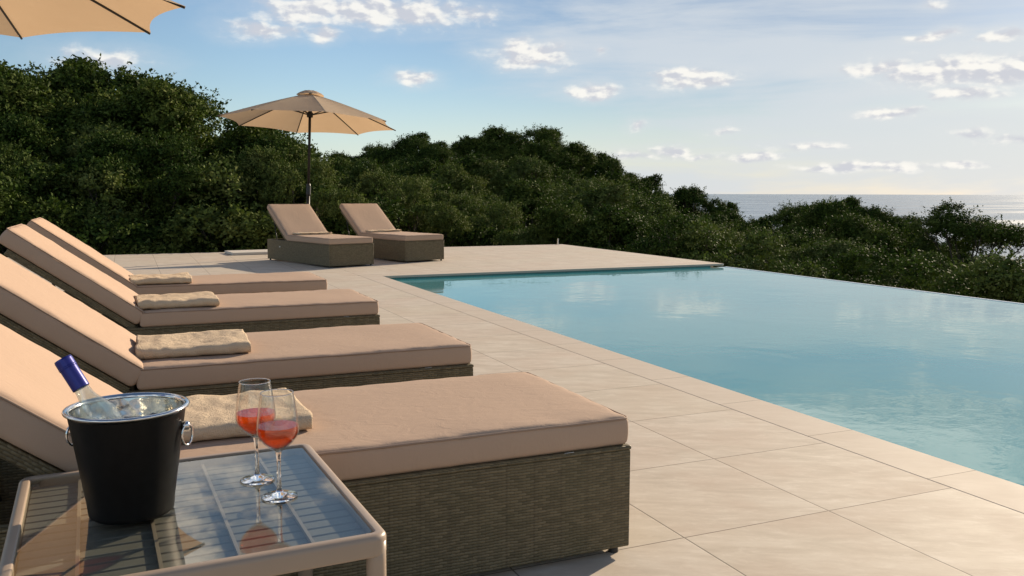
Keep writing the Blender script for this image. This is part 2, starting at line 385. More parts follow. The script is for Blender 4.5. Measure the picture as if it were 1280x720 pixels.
t.put(p.inputs['Base Color'],t.mix(t.noise(t.vm('MULTIPLY',o,(20,20,4)),1,4),(.045,.035,.026),(.14,.115,.09)))
def leaves_mesh(name,lobes,twigs,lpt,ll,lw,seed,centre,mtl):
    """leaf-sized faces set along twigs that spread out of every lobe of the crown"""
    g=np.random.default_rng(seed); P_=[];D_=[];N_=[]
    for (c,r,sq) in lobes:
        c=np.array(c); nt=int(twigs*(r*r))
        d=g.normal(size=(nt,3)); out=c-centre; out/=np.linalg.norm(out)+1e-6
        d/=np.linalg.norm(d,axis=1)[:,None]; d+=out*.40+np.array([0,0,.38]); d/=np.linalg.norm(d,axis=1)[:,None]
        ln=r*g.uniform(.86,1.04,nt)*np.where(g.random(nt)<.10,1.45,1)
        tt=g.uniform(.34,1.0,(nt,lpt))**.45; tt[:,-1]=1
        pos=c+d[:,None,:]*(ln[:,None]*tt)[:,:,None]*np.array([1,1,sq])
        pos+=g.normal(size=pos.shape)*ll*.42; pos[:,:,2]+= (tt**2)*r*.10
        dd=d[:,None,:]*.45+g.normal(size=pos.shape)*.75
        P_.append(pos.reshape(-1,3)); D_.append(dd.reshape(-1,3)); N_.append(np.broadcast_to(d[:,None,:]+np.array([0,0,.12]),pos.shape).reshape(-1,3))
    P0=np.concatenate(P_); D0=np.concatenate(D_); D0/=np.linalg.norm(D0,axis=1)[:,None]
    n=len(P0); rn=np.cross(np.concatenate(N_)+g.normal(size=(n,3))*.34,D0); S=rn; S/=np.linalg.norm(S,axis=1)[:,None]+1e-9
    s=g.uniform(.65,1.25,(n,1)); a=D0*ll*s; b=S*lw*s
    N=np.cross(D0,S)*ll*.10*s
    V=np.empty((n,4,3)); V[:,0]=P0; V[:,1]=P0+a*.5+b*.5+N; V[:,2]=P0+a; V[:,3]=P0+a*.5-b*.5+N
    me=bpy.data.meshes.new(name); me.vertices.add(n*4); me.vertices.foreach_set('co',V.reshape(-1).astype(np.float32))
    me.loops.add(n*4); me.loops.foreach_set('vertex_index',np.arange(n*4,dtype=np.int32))
    me.polygons.add(n); me.polygons.foreach_set('loop_start',np.arange(0,n*4,4,dtype=np.int32)); me.polygons.foreach_set('loop_total',np.full(n,4,dtype=np.int32))
    me.update(); me.materials.append(mtl); return me
def limbs_mesh(name,hgt,tr,lobes,seed,fork=.35):
    rg=random.Random(seed); bm=bmesh.new()
    base=Vector((0,0,-.6)); top=Vector((rg.uniform(-.15,.15),rg.uniform(-.15,.15),hgt*.50))
    spine=[base.lerp(top,k/8)+Vector((noise.noise(Vector((k*.4,seed,0))),noise.noise(Vector((k*.4,seed,5))),0))*.22*(k/8) for k in range(9)]
    tube(bm,spine,[tr*(1.25-.12*k) if k else tr*1.6 for k in range(9)],8)
    for i,(c,r,sq) in enumerate(lobes):
        if i%2 and len(lobes)>12: continue
        c=Vector(c); k=min(7,max(2,int((c.z/hgt)*6+1))); s=spine[k]; pts=[]
        for j in range(6):
            f=j/5; q=s.lerp(c,f); q.z+=-.25*math.sin(f*math.pi)*(c-s).length*.3+noise.noise(Vector((j*.5,i,seed)))*.12; pts.append(q)
        tube(bm,pts,[tr*.42*(1-.8*j/5) for j in range(6)],5)
        for b in range(3):
            e=c+Vector((rg.uniform(-1,1),rg.uniform(-1,1),rg.uniform(-.2,1))).normalized()*r*.7
            tube(bm,[pts[4],pts[5].lerp(e,.5)+Vector((0,0,.05)),e],[tr*.12,tr*.08,tr*.03],4)
    bmesh.ops.recalc_face_normals(bm,faces=bm.faces)
    me=bpy.data.meshes.new(name); bm.to_mesh(me); bm.free(); me.materials.append(M_bark); me.polygons.foreach_set('use_smooth',[True]*len(me.polygons)); return me
def make_lobes(kind,seed):
    """clumps of foliage set over a rounded, uneven dome with a few filling its inside"""
    g=random.Random(seed); L=[]
    hh,rr,cz,n,r0,r1,low,fill={'bush':(2.2,1.10,.95,22,.24,.46,-.75,5),'airy':(5.0,1.9,3.3,26,.42,.72,-.55,3)}.get(kind,(5.0,1.95,2.75,30,.34,.70,-.80,9))
    up_=hh-cz-r1*.55; dn=cz-.35
    k=0
    while len(L)<n:
        zf=low+(1-low)*((k*.6180339)%1.0); a=k*2.399963+g.uniform(-.35,.35); k+=1
        zf=min(.97,max(low,zf+g.uniform(-.1,.1))); h=math.sqrt(max(.02,1-zf*zf)) if zf>0 else math.sqrt(max(.05,1-(zf*zf)*.55))
        f=g.uniform(.58,1.24)*(1+.12*math.sin(a*2+seed)+.08*math.sin(a*3+seed*2)); r=g.uniform(r0,r1)
        L.append(((rr*h*f*math.cos(a),rr*h*f*math.sin(a),cz+(up_ if zf>0 else dn)*zf*g.uniform(.66,1.24)),r,g.uniform(.72,.92)))
    for i in range(fill):
        a=g.uniform(0,6.28); q=g.uniform(0,rr*.5); L.append(((q*math.cos(a),q*math.sin(a),cz+g.uniform(-.6,.7)*up_),r1*1.15,.9))
    return hh,L
SRC={}
def src(key,kind,seed,ll,lw,tw,lpt,mtl,tr):
    hh,L=make_lobes(kind,seed); cen=np.array([0,0,hh*.45])
    SRC[key]=(hh,leaves_mesh('crown',L,tw,lpt,ll,lw,seed,cen,mtl),limbs_mesh('trunk',hh,tr,L,seed))
for k in range(4): src(('tree',k),'tree',21+k,.088,.047,290,17,M_leaf,.14)
for k in range(2): src(('olive',k),'tree',51+k,.082,.037,300,17,M_leaf2,.13)
for k in range(3): src(('bush',k),'bush',31+k,.066,.036,330,15,M_leaf if k else M_leaf2,.06)
src(('airy',0),'airy',44,.085,.042,230,16,M_leaf,.13)
CTRL=[]; NTREE=0
FIRST={}
def tree(u,D,v,hgt,kind='tree',label='',cat='tree',group=None,name=None,wid=1.0,k=None):
    """plant one tree: its top shows at row v in column u, D metres from the eye, hgt metres tall"""
    global NTREE
    NTREE+=1; rg=random.Random(NTREE*13+5)
    n_={'tree':4,'olive':2,'bush':3,'airy':1}[kind]; key=(kind,rg.randrange(n_) if k is None else k)
    hh,cm,tm=SRC[key]; s=hgt/hh; top=at(u,D,v); base=Vector((top.x,top.y,top.z-hgt*.97))
    root=thing(name or {'tree':'evergreen_tree','olive':'olive_tree','bush':'leafy_bush','airy':'evergreen_tree'}[kind],label,cat,base,rg.uniform(0,6.28),group)
    sx=s*wid*rg.uniform(.92,1.12); root.scale=(sx,sx*rg.uniform(.92,1.08),s)
    a=bpy.data.objects.new('crown',cm); COL.objects.link(a); a.parent=root
    b=bpy.data.objects.new('trunk',tm); COL.objects.link(b); b.parent=root
    CTRL.append((base.x,base.y,base.z)); return root
def interp(tab,u):
    for (a,b),(c,d) in zip(tab,tab[1:]):
        if a<=u<=c: return b+(d-b)*(u-a)/(c-a)
    return tab[0][1] if u<tab[0][0] else tab[-1][1]
SKY_L=[(-120,60),(0,62),(30,84),(75,92),(110,96),(150,84),(185,78),(215,92),(250,118),(290,158),(330,178),(380,200),(430,212)]
SKY_M=[(380,212),(430,205),(462,190),(500,166),(540,160),(575,172),(610,172),(650,158),(700,164),(740,178),(775,194),(800,208),(850,234),(880,250),(905,274)]
SKY_R=[(880,270),(920,282),(960,270),(1000,259),(1040,256),(1080,268),(1120,284),(1160,299),(1200,316),(1240,322),(1270,334),(1340,346)]
jj=random.Random(3)
def where(u):
    for lim,s in ((-1,'at the left picture edge'),(110,'above the raised near backrests'),(235,'left of the open parasol'),(330,'under the left side of the parasol'),(440,'behind the left far lounger'),(560,'behind the right far lounger'),
                  (690,'behind the far edge of the deck'),(800,'behind the right part of the deck'),(905,'behind the far pool corner'),(1010,'right of the pool corner'),(1120,'midway along the infinity edge'),(1225,'below the sea on the right'),(9999,'at the right edge of the picture')):
        if u<lim: return s
def row(u0,u1,step,D,tab,dv,hgt,kinds,what,jit=.2,djit=.06,vmin=None,cat='tree',bush=False,wid=1.12,jv=9):
    u=u0
    while u<=u1:
        uu=u+jj.uniform(-jit,jit)*step; dd=D*(1+jj.uniform(-djit,djit)); v=interp(tab,uu)+dv+jj.uniform(-1,1)*jv*1.35
        if vmin: v=max(v,vmin)
        kd=jj.choice(kinds); wh=where(uu)
        lab={'tree':'dark evergreen','olive':'paler olive tree','bush':'leafy green bush','airy':'loose evergreen tree'}[kd]+' '+what+' '+wh
        tree(uu,dd,v,hgt*jj.uniform(.88,1.12),kd,lab,'bush' if kd=='bush' else 'tree',('bushes ' if kd=='bush' else 'trees ')+what+' '+wh,wid=wid)
        u+=step
# left wood, close behind the deck
row(-110,300,82,30,SKY_L,9,6.4,['tree'],'on the skyline',jv=6)
row(-70,380,88,25.5,SKY_L,34,5.4,['tree','tree','olive'],'in the middle of the wood')
row(-90,420,84,22,SKY_L,84,4.0,['tree','olive'],'in the front of the wood')
row(-60,440,62,19.3,[(-60,205),(60,225),(130,245),(220,232),(300,240),(440,255)],0,2.6,['bush'],'at the foot of the wood',cat='bush')
tree(345,24,166,5.2,'tree','dark tree whose top shows just under the left half of the open parasol','tree')
tree(372,19.8,196,3.6,'olive','sunlit olive tree directly behind the parasol pole','tree',wid=1.0,k=0)
tree(432,24,212,3.8,'olive','olive tree whose crown shows between the two far loungers','tree',k=1)
tree(322,20.5,200,3.4,'olive','sunlit bushy olive tree just left of the left far lounger','tree',k=1)
tree(500,23,222,3.2,'olive','pale bushy tree rising just behind the right far lounger','tree',k=0)
tree(560,25,246,3.0,'bush','rounded bush right of the right far lounger back','bush',k=2)
# hillside that climbs away in the middle
tree(408,48,206,6.0,'tree','dark evergreen filling the dip between the left wood and the hillside','tree',wid=1.2)
row(440,900,41,118,SKY_M,6,10.5,['tree'],'on the distant skyline',vmin=158)
row(430,910,56,88,SKY_M,22,9.0,['tree'],'high on the far hillside',vmin=182)
row(420,920,74,62,SKY_M,42,8.0,['tree','tree','olive'],'halfway up the hillside',vmin=200,wid=1.2,jv=12)
row(450,930,84,44,SKY_M,54,6.2,['tree','olive'],'low on the hillside',vmin=216,wid=1.2,jv=12)
row(470,930,92,32,SKY_M,64,5.0,['tree','olive'],'at the bottom of the hillside',vmin=234,wid=1.15,jv=12)
row(480,940,66,23.5,[(480,262),(640,262),(760,268),(940,296)],0,3.6,['tree','olive'],'close behind the deck',jv=12)
row(840,930,36,20.6,[(470,278),(700,280),(840,292),(900,300)],0,2.2,['bush'],'against the far deck edge')
# slope falling to the sea on the right
row(905,1330,46,74,SKY_R,0,7.6,['tree'],'on the lower skyline',jv=6)
row(900,1340,74,52,SKY_R,20,6.4,['tree','olive'],'behind the front trees',wid=1.15)
row(925,1340,88,37,SKY_R,42,5.0,['tree','tree','olive'],'in the middle of the slope',wid=1.15,jv=10)
row(900,1345,84,27,[(890,292),(1000,304),(1150,322),(1280,340),(1345,350)],0,3.8,['olive','tree'],'in front on the slope',jv=8)
row(890,1345,64,21.5,[(890,306),(1000,326),(1150,344),(1280,362),(1345,368)],0,2.6,['bush'],'against the infinity edge',jv=6)
tree(1210,50,266,5.6,'airy','airy tree with branches showing against the sea, right of the other slope trees','tree',wid=1.3)
tree(1030,60,250,7.6,'tree','tallest rounded evergreen standing against the sea beyond the pool corner','tree',k=1)

# ------------------------------------------------------------------ terrain: one sheet, under every trunk, falling to the sea
for (u,D,zz) in ((1000,130,-26),(1150,120,-26),(1300,110,-24),(1400,60,-9),(900,200,-30),(1000,400,-80),(1300,300,-80),(1500,200,-60),(640,260,4),(500,260,8),(300,200,8),(0,120,6),(-300,80,3),(-600,60,2),
                 (800,300,-10),(900,500,-90),(640,700,-90),(300,700,-60),(1500,30,-4),(1400,20,-3)):
    q=at(u,D); CTRL.append((q.x,q.y,zz))
for q in ((-8,17,-.3),(-4,17.3,-.25),(0,17.3,-.2),(2,17.2,-.2),(5,17.6,-.9),(-12,5,-.3),(-12,-5,-.3),(0,-8,-.4),(8,-8,-1.5),(10,0,-3),(10,6,-3),(10,11,-2.9),(9.6,15,-2),(0,0,-.6),(0,10,-.6),(6,14,-.6),(5,5,-2.2),(-200,-100,2),(0,-200,5),(200,-200,-90),(300,0,-95),(250,200,-95)):
    CTRL.append(q)
CA=np.array(CTRL)
def ground(P):
    d2=((P[:,None,:2]-CA[None,:,:2])**2).sum(2)+.6; w_=1/d2**2
    return (w_*CA[None,:,2]).sum(1)/w_.sum(1)
rad=[0]+[1.5*1.085**k for k in range(82)]; NA=180
pts=[(0,0)]+[(r*math.cos(2*math.pi*a/NA),r*math.sin(2*math.pi*a/NA)) for r in rad[1:] for a in range(NA)]
PA=np.array(pts); Z=ground(PA)
rr=np.hypot(PA[:,0],PA[:,1]); Z=np.where(rr>450,-90-np.minimum(60,(rr-450)*.05),Z)
Z+=np.array([noise.noise(Vector((a[0]*.3,a[1]*.3,0)))*.12+noise.noise(Vector((a[0]*.03,a[1]*.03,0)))*.8*min(1,math.hypot(a[0],a[1])/80) for a in PA])
ins=(PA[:,0]>DX0-.3)&(PA[:,0]<DX1+.25)&(PA[:,1]>DY0-.3)&(PA[:,1]<DY1+.2); Z=np.where(ins,np.minimum(Z,-.45),Z)
ins=(PA[:,0]>PX0-1.5)&(PA[:,0]<PX1+.3)&(PA[:,1]<PY1+1.2)&(PA[:,1]>PY0-1.5); Z=np.where(ins,-2.6,Z)
nr=len(rad)-1; faces=[(0,1+a,1+(a+1)%NA) for a in range(NA)]
for i in range(nr-1):
    b0,b1=1+i*NA,1+(i+1)*NA
    faces+=[(b0+a,b1+a,b1+(a+1)%NA,b0+(a+1)%NA) for a in range(NA)]
me=bpy.data.meshes.new('terrain'); me.from_pydata([(a[0],a[1],zz) for a,zz in zip(PA,Z)],[],faces)
m,t,p=mat('scrub_ground',(.1,.08,.05),.95,spec=.1); o=objco(t)
c=t.ramp(t.noise(o,.7,6,.65),[(.3,(.035,.04,.018)),(.5,(.085,.07,.038)),(.68,(.20,.15,.085))]); t.put(p.inputs['Base Color'],c)
t.put(p.inputs['Normal'],t.bump(t.noise(o,6,6,.7),.7,.08))
tag(mesh_obj('terrain',me,m,smooth=True),kind='structure')

# ------------------------------------------------------------------ loungers
HX=.02      # hinge line along the lounger
def make_lounger():
    root=thing('sun_lounger','x','sun lounger')
    W=.74
    bm=bmesh.new(); T=.022
    # woven tub: two long sides, two ends, with a slightly thicker woven rim
    box(bm,-.63,1.38,0,T,.024,.322,.004,2); box(bm,-.63,1.38,W-T,W,.024,.322,.004,2)
    box(bm,-.63,-.63+T,T,W-T,.024,.322,.003,1); box(bm,1.38-T,1.38,T,W-T,.024,.322,.003,1)
    bmobj('wicker_base',bm,M_wick,root)
    bm=bmesh.new()
    for (a,b,c_,d) in ((-.632,1.382,-.002,.026),(-.632,1.382,W-.026,W+.002),(-.632,-.604,.026,W-.026),(1.354,1.382,.026,W-.026)):
        box(bm,a,b,c_,d,.3215,.335,.005,2)
    box(bm,HX,1.353,.027,W-.027,.300,.320)
    bmobj('woven_rim',bm,M_wick,root)
    for (x_,y_) in ((-.60,.035),(-.60,W-.035),(1.345,.035),(1.345,W-.035)):
        bm=bmesh.new(); bmesh.ops.create_cone(bm,cap_ends=True,segments=16,radius1=.016,radius2=.013,depth=.026); bmobj('foot',bm,M_black,root,(x_,y_,.013))
    sc=bmobj('seat_cushion',softbox(1.345,W-.015,.088,.017,.006,.0022,1),M_cush,root,(HX+.01,.007,.334),smooth=True)
    bmobj('piping',piping(1.345,W-.015,.082,.017),M_pipe,sc,smooth=True)
    bm=bmesh.new(); box(bm,0,.03,0,.0015,-.0,.014); bmobj('care_tag',bm,M_strap,sc,(1.13,-.004,-.012))
    ang_=R(180-36.5)
    # leaning back panel and its cushion, both turned about the hinge
    bm=bmesh.new(); box(bm,0,.74,.02,W-.02,-.036,0,.006,2)
    bmobj('back_panel',bm,M_wick,root,(HX-.012,0,.342),(0,0,0))
    bp=[o for o in kids(root) if o.name.startswith('back_panel')][0]
    bc=bmobj('back_cushion',softbox(.80,W-.015,.088,.018,.008,.0025,2,36,28),M_cush,root,(HX-.012,.007,.342),smooth=True)
    bmobj('piping',piping(.80,W-.015,.082,.018),M_pipe,bc,smooth=True)
    for o_,dz in ((bp,0),(bc,.003)):
        # local +x runs up the back, local +z faces the sitter
        ca,sa=math.cos(R(36.5)),math.sin(R(36.5))
        X_=Vector((-ca,0,sa)); Z_=Vector((sa,0,ca)); Y_=Z_.cross(X_)
        o_.rotation_euler=Matrix((X_,Y_,Z_)).transposed().to_euler()
        o_.location=Vector((HX-.012,W-(.007 if o_ is bc else 0),.345))+Z_*dz
    # prop strut with its pivot bolts
    for y_ in (.05,W-.05):
        bm=bmesh.new(); tube(bm,[(-.46,y_,.63),(-.34,y_,.18)],.008,8); st_=bmobj('prop_strut',bm,M_black,root,smooth=True)
    bm=bmesh.new(); tube(bm,[(-.17,-.014,.235),(-.17,-.002,.235)],.011,14); bmobj('pivot_bolt',bm,M_strap,root)
    return root
LZ=[('nearest sun lounger, on its own behind the glass side table',(-.035,2.17,0),0),
    ('second sun lounger from the camera, with a towel beside its hinge above the wine glasses',(-.02,3.50,0),0),
    ('third sun lounger from the camera in the left row',(.015,5.17,0),0),
    ('fourth and farthest sun lounger of the near left row',(.0,6.60,0),0)]
proto=make_lounger(); LOUNG=[]
F1=(2.63,12.45,-1.275); F2=(3.915,12.957,-1.27)
def fpos(f): d=Vector((math.cos(f[2]),math.sin(f[2]),0)); return Vector((f[0],f[1],0))-d*1.38
LZ+=[('left far sun lounger standing in front of the parasol pole',tuple(fpos(F1)),F1[2]),('right far sun lounger standing by the far pool corner',tuple(fpos(F2)),F2[2])]
for i,(lab,loc,rz) in enumerate(LZ):
    o=proto if i==0 else copy_tree(proto)
    o.location=loc; o.rotation_euler=(0,0,rz); tag(o,lab,'sun lounger','taupe cushioned sun loungers on wicker bases'); LOUNG.append(o)
    if 0<i<4:
        for k_ in kids(o):
            if k_.name.startswith('seat_cushion') or k_.name.startswith('back_cushion'):
                sb=softbox(1.345,.725,.088,.017,.006,.0030,3+i) if k_.name[0]=='s' else softbox(.80,.725,.088,.018,.009,.0032,13+i,36,28)
                bmesh.ops.recalc_face_normals(sb,faces=sb.faces); me_=bpy.data.meshes.new(k_.name); sb.to_mesh(me_); sb.free(); me_.materials.append(M_cush)
                me_.polygons.foreach_set('use_smooth',[True]*len(me_.polygons)); k_.data=me_

# ------------------------------------------------------------------ folded towels
def towel_mesh(L,Wd,Th,seed,slump=0.0):
    """a towel folded in nested U turns, the fold facing -y, extruded along x"""
    bm=bmesh.new(); rg=random.Random(seed)
    def shell(h,w,z0,th,y0,x0,x1,sd):
        prof=[]; r=h/2
        n=16
        outer=[(w-0,z0)]+[(r+ (w-r)*(1-k/n),z0) for k in range(1,n)]+[(r-r*math.sin(a*math.pi/10),z0+r-r*math.cos(a*math.pi/10)) for a in range(0,11)]+[(r+(w-r)*k/n,z0+h) for k in range(1,n+1)]
        ri=max(.002,r-th)
        inner=[(r+(w-r)*k/n,z0+h-th) for k in range(n,0,-1)]+[(r-ri*math.sin(a*math.pi/10),z0+r+ri*math.cos(a*math.pi/10)) for a in range(0,11)]+[(r+(w-r)*k/n,z0+th) for k in range(1,n+1)]
        prof=outer+inner; rings=[]; N=60
        for i in range(N+1):
            x_=x0+(x1-x0)*i/N; ring=[]
            for (y_,z_) in prof:
                e=noise.noise(Vector((x_*9,y_*9,sd*3.3)))*.010*min(1,z_/Th+.1)+noise.noise(Vector((x_*26,y_*26,sd)))*.004
                yy=y0+y_+noise.noise(Vector((x_*7,z_*20,sd*1.7)))*.007
                xx=x_+noise.noise(Vector((y_*9,z_*30,sd+9)))*.008*(abs(2*i/N-1)**6)
                ring.append(bm.verts.new((xx,yy,max(.0005,z_+e-slump*(z_/Th)*max(0,(abs(2*i/N-1)-.7))*.05))))
            rings.append(ring)
        m_=len(prof)
        for a,b in zip(rings,rings[1:]):
            for k in range(m_): bm.faces.new((a[k],a[(k+1)%m_],b[(k+1)%m_],b[k]))
        for rg_ in (rings[0][::-1],rings[-1]):
            k0=len(outer)
            for k in range(k0-1):
                a_,b_=rg_[k],rg_[k+1]; 
            try: bm.faces.new(rg_)
            except Exception: pass
    shell(Th,Wd,.0,Th*.26,0,0,L,seed)
    shell(Th*.46,Wd*.93,Th*.27,Th*.22,Th*.26,.002,L-.006,seed+1)
    return bm
TW=[(0,'wide folded towel on the nearest lounger, partly behind the wine glasses and bucket',(.06,.17,.432),.42,.36,.044,1,2),
    (1,'folded towel on the second lounger from the camera',(.03,.13,.430),.43,.35,.045,5,-1.5),
    (2,'folded towel on the third lounger from the camera',(.02,.03,.430),.43,.36,.047,9,1.5),
    (3,'folded towel on the fourth lounger, farthest of the near row',(.0,.02,.430),.41,.36,.044,13,.5)]
for li,lab,off,L_,W_,T_,sd_,rz in TW:
    b=Vector(LZ[li][1]); o=bmobj('folded_towel',towel_mesh(L_,W_,T_,sd_),M_towel,None,b+Vector(off),(0,0,R(rz)),smooth=True)
    tag(o,lab,'towel','folded beige towels on the loungers')
for li,lab,sd_ in ((4,'thin towel across the seat of the left far lounger',21),(5,'thin towel across the seat of the right far lounger',25)):
    b=Matrix.Rotation(LZ[li][2],4,'Z'); o=bmobj('folded_towel',towel_mesh(.24,.56,.03,sd_),M_towel,None,Vector(LZ[li][1])+b@Vector((.05,.10,.430)),(0,0,LZ[li][2]),smooth=True)
    tag(o,lab,'towel','folded beige towels on the loungers')

# ------------------------------------------------------------------ parasols
M_can,t,p=mat('canopy_cloth',(.56,.40,.26),.85,spec=.15); o=objco(t)
cc=t.mix(t.noise(o,3,4),(.54,.42,.30),(.60,.475,.345)); t.put(p.inputs['Base Color'],cc); t.put(p.inputs['Normal'],t.bump(t.noise(o,500,2),.25,.001,t.bump(t.noise(o,5,3),.3,.02)))
tr=t.new('ShaderNodeBsdfTranslucent'); t.put(tr.inputs[0],t.mix(1.0,cc,(1.15,1.0,.82),'MULTIPLY')); mx=t.new('ShaderNodeMixShader'); mx.inputs[0].default_value=.42
t.l.new(p.outputs[0],mx.inputs[1]); t.l.new(tr.outputs[0],mx.inputs[2]); t.l.new(mx.outputs[0],t.n['Material Output'].inputs[0])
M_pole,_,_=mat('bronze_pole',(.02,.016,.013),.45,.3); 
def parasol(loc,zr,rise,rot,lab,tilt=(0,0)):
    root=thing('parasol',lab,'parasol',loc,rot,'beige octagonal parasols')
    Rr,N,K=1.5,8,10
    bm=bmesh.new(); grid=[]
    def rim(a0,f,s):     # f radial 0..1, s 0..1 across a panel
        a=2*math.pi*a0/N; b=2*math.pi*(a0+1)/N
        p0=Vector((math.cos(a),math.sin(a),0))*Rr*f; p1=Vector((math.cos(b),math.sin(b),0))*Rr*f; q=p0.lerp(p1,s)
        sag=4*s*(1-s); q*=1-.060*sag*f**2
        zz=zr+rise*(1-f**1.12)-.0*sag; zz+=-.035*sag*f*(1-f)*2+.012*sag*f**3
        return Vector((q.x,q.y,zz))
    vd={}
    for a in range(N):
        for i in range(K+1):
            f=.07+.93*i/K
            for j in range(9):
                aa=a if j<8 else (a+1)%N; jn=j if j<8 else 0
                if (aa,i,jn) not in vd: vd[aa,i,jn]=bm.verts.new(rim(a,f,j/8))
    for a in range(N):
        for i in range(K):
            for j in range(8):
                g_=lambda i_,j_:vd[(a if j_<8 else (a+1)%N),i_,(j_ if j_<8 else 0)]
                bm.faces.new((g_(i,j),g_(i+1,j),g_(i+1,j+1),g_(i,j+1)))
    c_=bmobj('canopy',bm,M_can,root,smooth=False)
    # vent cap above the opening
    bm=bmesh.new()
    ring=[(.0,.085),(.10,.070),(.20,.028),(.235,.0)]
    rv=[]
    for r_,z_ in ring:
        rv.append([bm.verts.new((0,0,zr+rise+z_))] if r_==0 else [bm.verts.new((r_*math.cos(2*math.pi*k/16)*(1 if k%2==0 else .965),r_*math.sin(2*math.pi*k/16)*(1 if k%2==0 else .965),zr+rise+z_-.035+(0 if k%2==0 else .008))) for k in range(16)])
    rv[0][0].co.z-=.03
    for a_,b_ in zip(rv,rv[1:]):
        for k in range(16):
            if len(a_)==1: bm.faces.new((a_[0],b_[k],b_[(k+1)%16]))
            else: bm.faces.new((a_[k],b_[k],b_[(k+1)%16],a_[(k+1)%16]))
    bmobj('vent_cap',bm,M_can,c_)
    bm=bmesh.new(); tube(bm,[(0,0,.02),(0,0,1.18)],.027,16); bmobj('lower_pole',bm,M_pole,root,smooth=True)
    bm=bmesh.new(); tube(bm,[(0,0,1.16),(0,0,zr+rise-.0)],.023,16); bmobj('upper_pole',bm,M_pole,root,smooth=True)
    bm=bmesh.new(); tube(bm,[(0,0,1.02),(0,0,1.05),(0,0,1.2),(0,0,1.23)],[.027,.040,.040,.027],16); hb=bmobj('crank_housing',bm,M_black,root)
    bm=bmesh.new(); tube(bm,[(0,-.03,1.12),(0,-.09,1.12),(0,-.10,1.10),(0,-.10,1.03)],.008,8); bmobj('crank_handle',bm,M_black,hb,smooth=True)
    bm=bmesh.new(); lathe(bm,[(0,zr+rise-.40),(.05,zr+rise-.40),(.055,zr+rise-.33),(.035,zr+rise-.31),(.022,zr+rise-.30)],16); bmobj('runner_hub',bm,M_black,root)
    bm=bmesh.new(); lathe(bm,[(.022,zr+rise-.08),(.045,zr+rise-.07),(.045,zr+rise-.03),(0,zr+rise-.02)],16); bmobj('crown_hub',bm,M_black,root)
    for a in range(N):
        ca,sa=math.cos(2*math.pi*a/N),math.sin(2*math.pi*a/N)
        bm=bmesh.new(); pts=[]
        for k in range(9):
            f=.03+.965*k/8; pts.append((Rr*f*ca,Rr*f*sa,zr+rise*(1-f**1.12)-.012))
        tube(bm,pts,.009,6); rb=bmobj('rib',bm,M_black,root)
        f=.40; bm=bmesh.new(); tube(bm,[(.05*ca,.05*sa,zr+rise-.355),(Rr*f*ca,Rr*f*sa,zr+rise*(1-f**1.12)-.022)],.0085,6); bmobj('stretcher',bm,M_black,rb)
    bm=bmesh.new(); lathe(bm,[(0,.0),(.25,.0),(.25,.03),(.20,.06),(.05,.075),(.035,.10),(.035,.30),(.027,.31),(.0,.31)],32); bmobj('base_plate',bm,M_conc,root,smooth=False)
    fa=Vector((-rx[1],rx[0],0)).normalized(); ra=Vector((rx[0],rx[1],0)).normalized()
    root.rotation_euler=(Matrix.Rotation(R(tilt[0]),3,ra)@Matrix.Rotation(R(tilt[1]),3,fa)@Matrix.Rotation(rot,3,'Z')).to_euler()
    return root
parasol((-1.045,6.64,0),2.30,.515,-.228,'beige parasol canopy cut off by the top left corner of the picture')
parasol((2.79,15.0,0),2.25,.50,3.114,'whole open beige parasol on a dark pole behind the far loungers',(-3.5,1.6))

# ------------------------------------------------------------------ side table
TZ=.45
TB=(-.218,1.487); TWD,TLN=.640,.665; TR=R(2.0)
M_frame,t,p=mat('taupe_powder_coat',(.36,.25,.175),.38,spec=.5); o=objco(t)
t.put(p.inputs['Normal'],t.bump(t.noise(o,900,2),.08,.0005)); t.put(p.inputs['Base Color'],t.mix(t.noise(o,9,4),(.33,.245,.18),(.375,.285,.21)))
M_slat,t,p=mat('slat_board',(.28,.235,.18),.5); o=objco(t); t.put(p.inputs['Base Color'],t.mix(t.noise(t.vm('MULTIPLY',o,(4,40,1)),1,4),(.17,.15,.125),(.25,.22,.18)))
M_glass=bpy.data.materials.new('table_glass'); M_glass.use_nodes=True; t=NT(M_glass.node_tree); t.n.remove(t.n['Principled BSDF'])
fz=t.new('ShaderNodeFresnel'); fz.inputs[0].default_value=1.52; gls=t.new('ShaderNodeBsdfGlossy'); gls.inputs['Roughness'].default_value=.012; gls.inputs['Color'].default_value=(.92,.84,.74,1)
tp=t.new('ShaderNodeBsdfTransparent'); tp.inputs[0].default_value=(.92,.95,.94,1); mx=t.new('ShaderNodeMixShader')
t.put(mx.inputs[0],t.m('MULTIPLY',t.m('MULTIPLY',fz.outputs[0],1.6,clamp=True),t.m('SUBTRACT',1.0,t.new('ShaderNodeNewGeometry').outputs['Backfacing']))); t.l.new(tp.outputs[0],mx.inputs[1]); t.l.new(gls.outputs[0],mx.inputs[2]); t.l.new(mx.outputs[0],t.n['Material Output'].inputs[0])
root=thing('side_table','low taupe metal side table with a glass top over slats, holding the bucket and glasses','table',(TB[0],TB[1],0),TR)
def rrect(w,l,c,n=7):
    out=[]
    for cx_,cy_,a0 in ((w-c,c,-90),(w-c,l-c,0),(c,l-c,90),(c,c,180)):
        for k in range(n): a=R(a0+90*k/(n-1)); out.append((cx_+c*math.cos(a),cy_+c*math.sin(a),math.cos(a),math.sin(a)))
    return out
bm=bmesh.new(); rings=[]
FW,FH=.023,.038
sec=[]    # frame section: (inward distance, z)
for cx_,cz_,a0,r_ in ((.011,TZ+.004-.011,180,.011),(FW-.004,TZ+.004-.004,90,.004),(FW-.004,TZ-FH+.004,0,.004),(.006,TZ-FH+.006,-90,.006)):
    for k in range(5):
        a=R(a0-90*k/4); sec.append((cx_+r_*math.cos(a),cz_+r_*math.sin(a)))
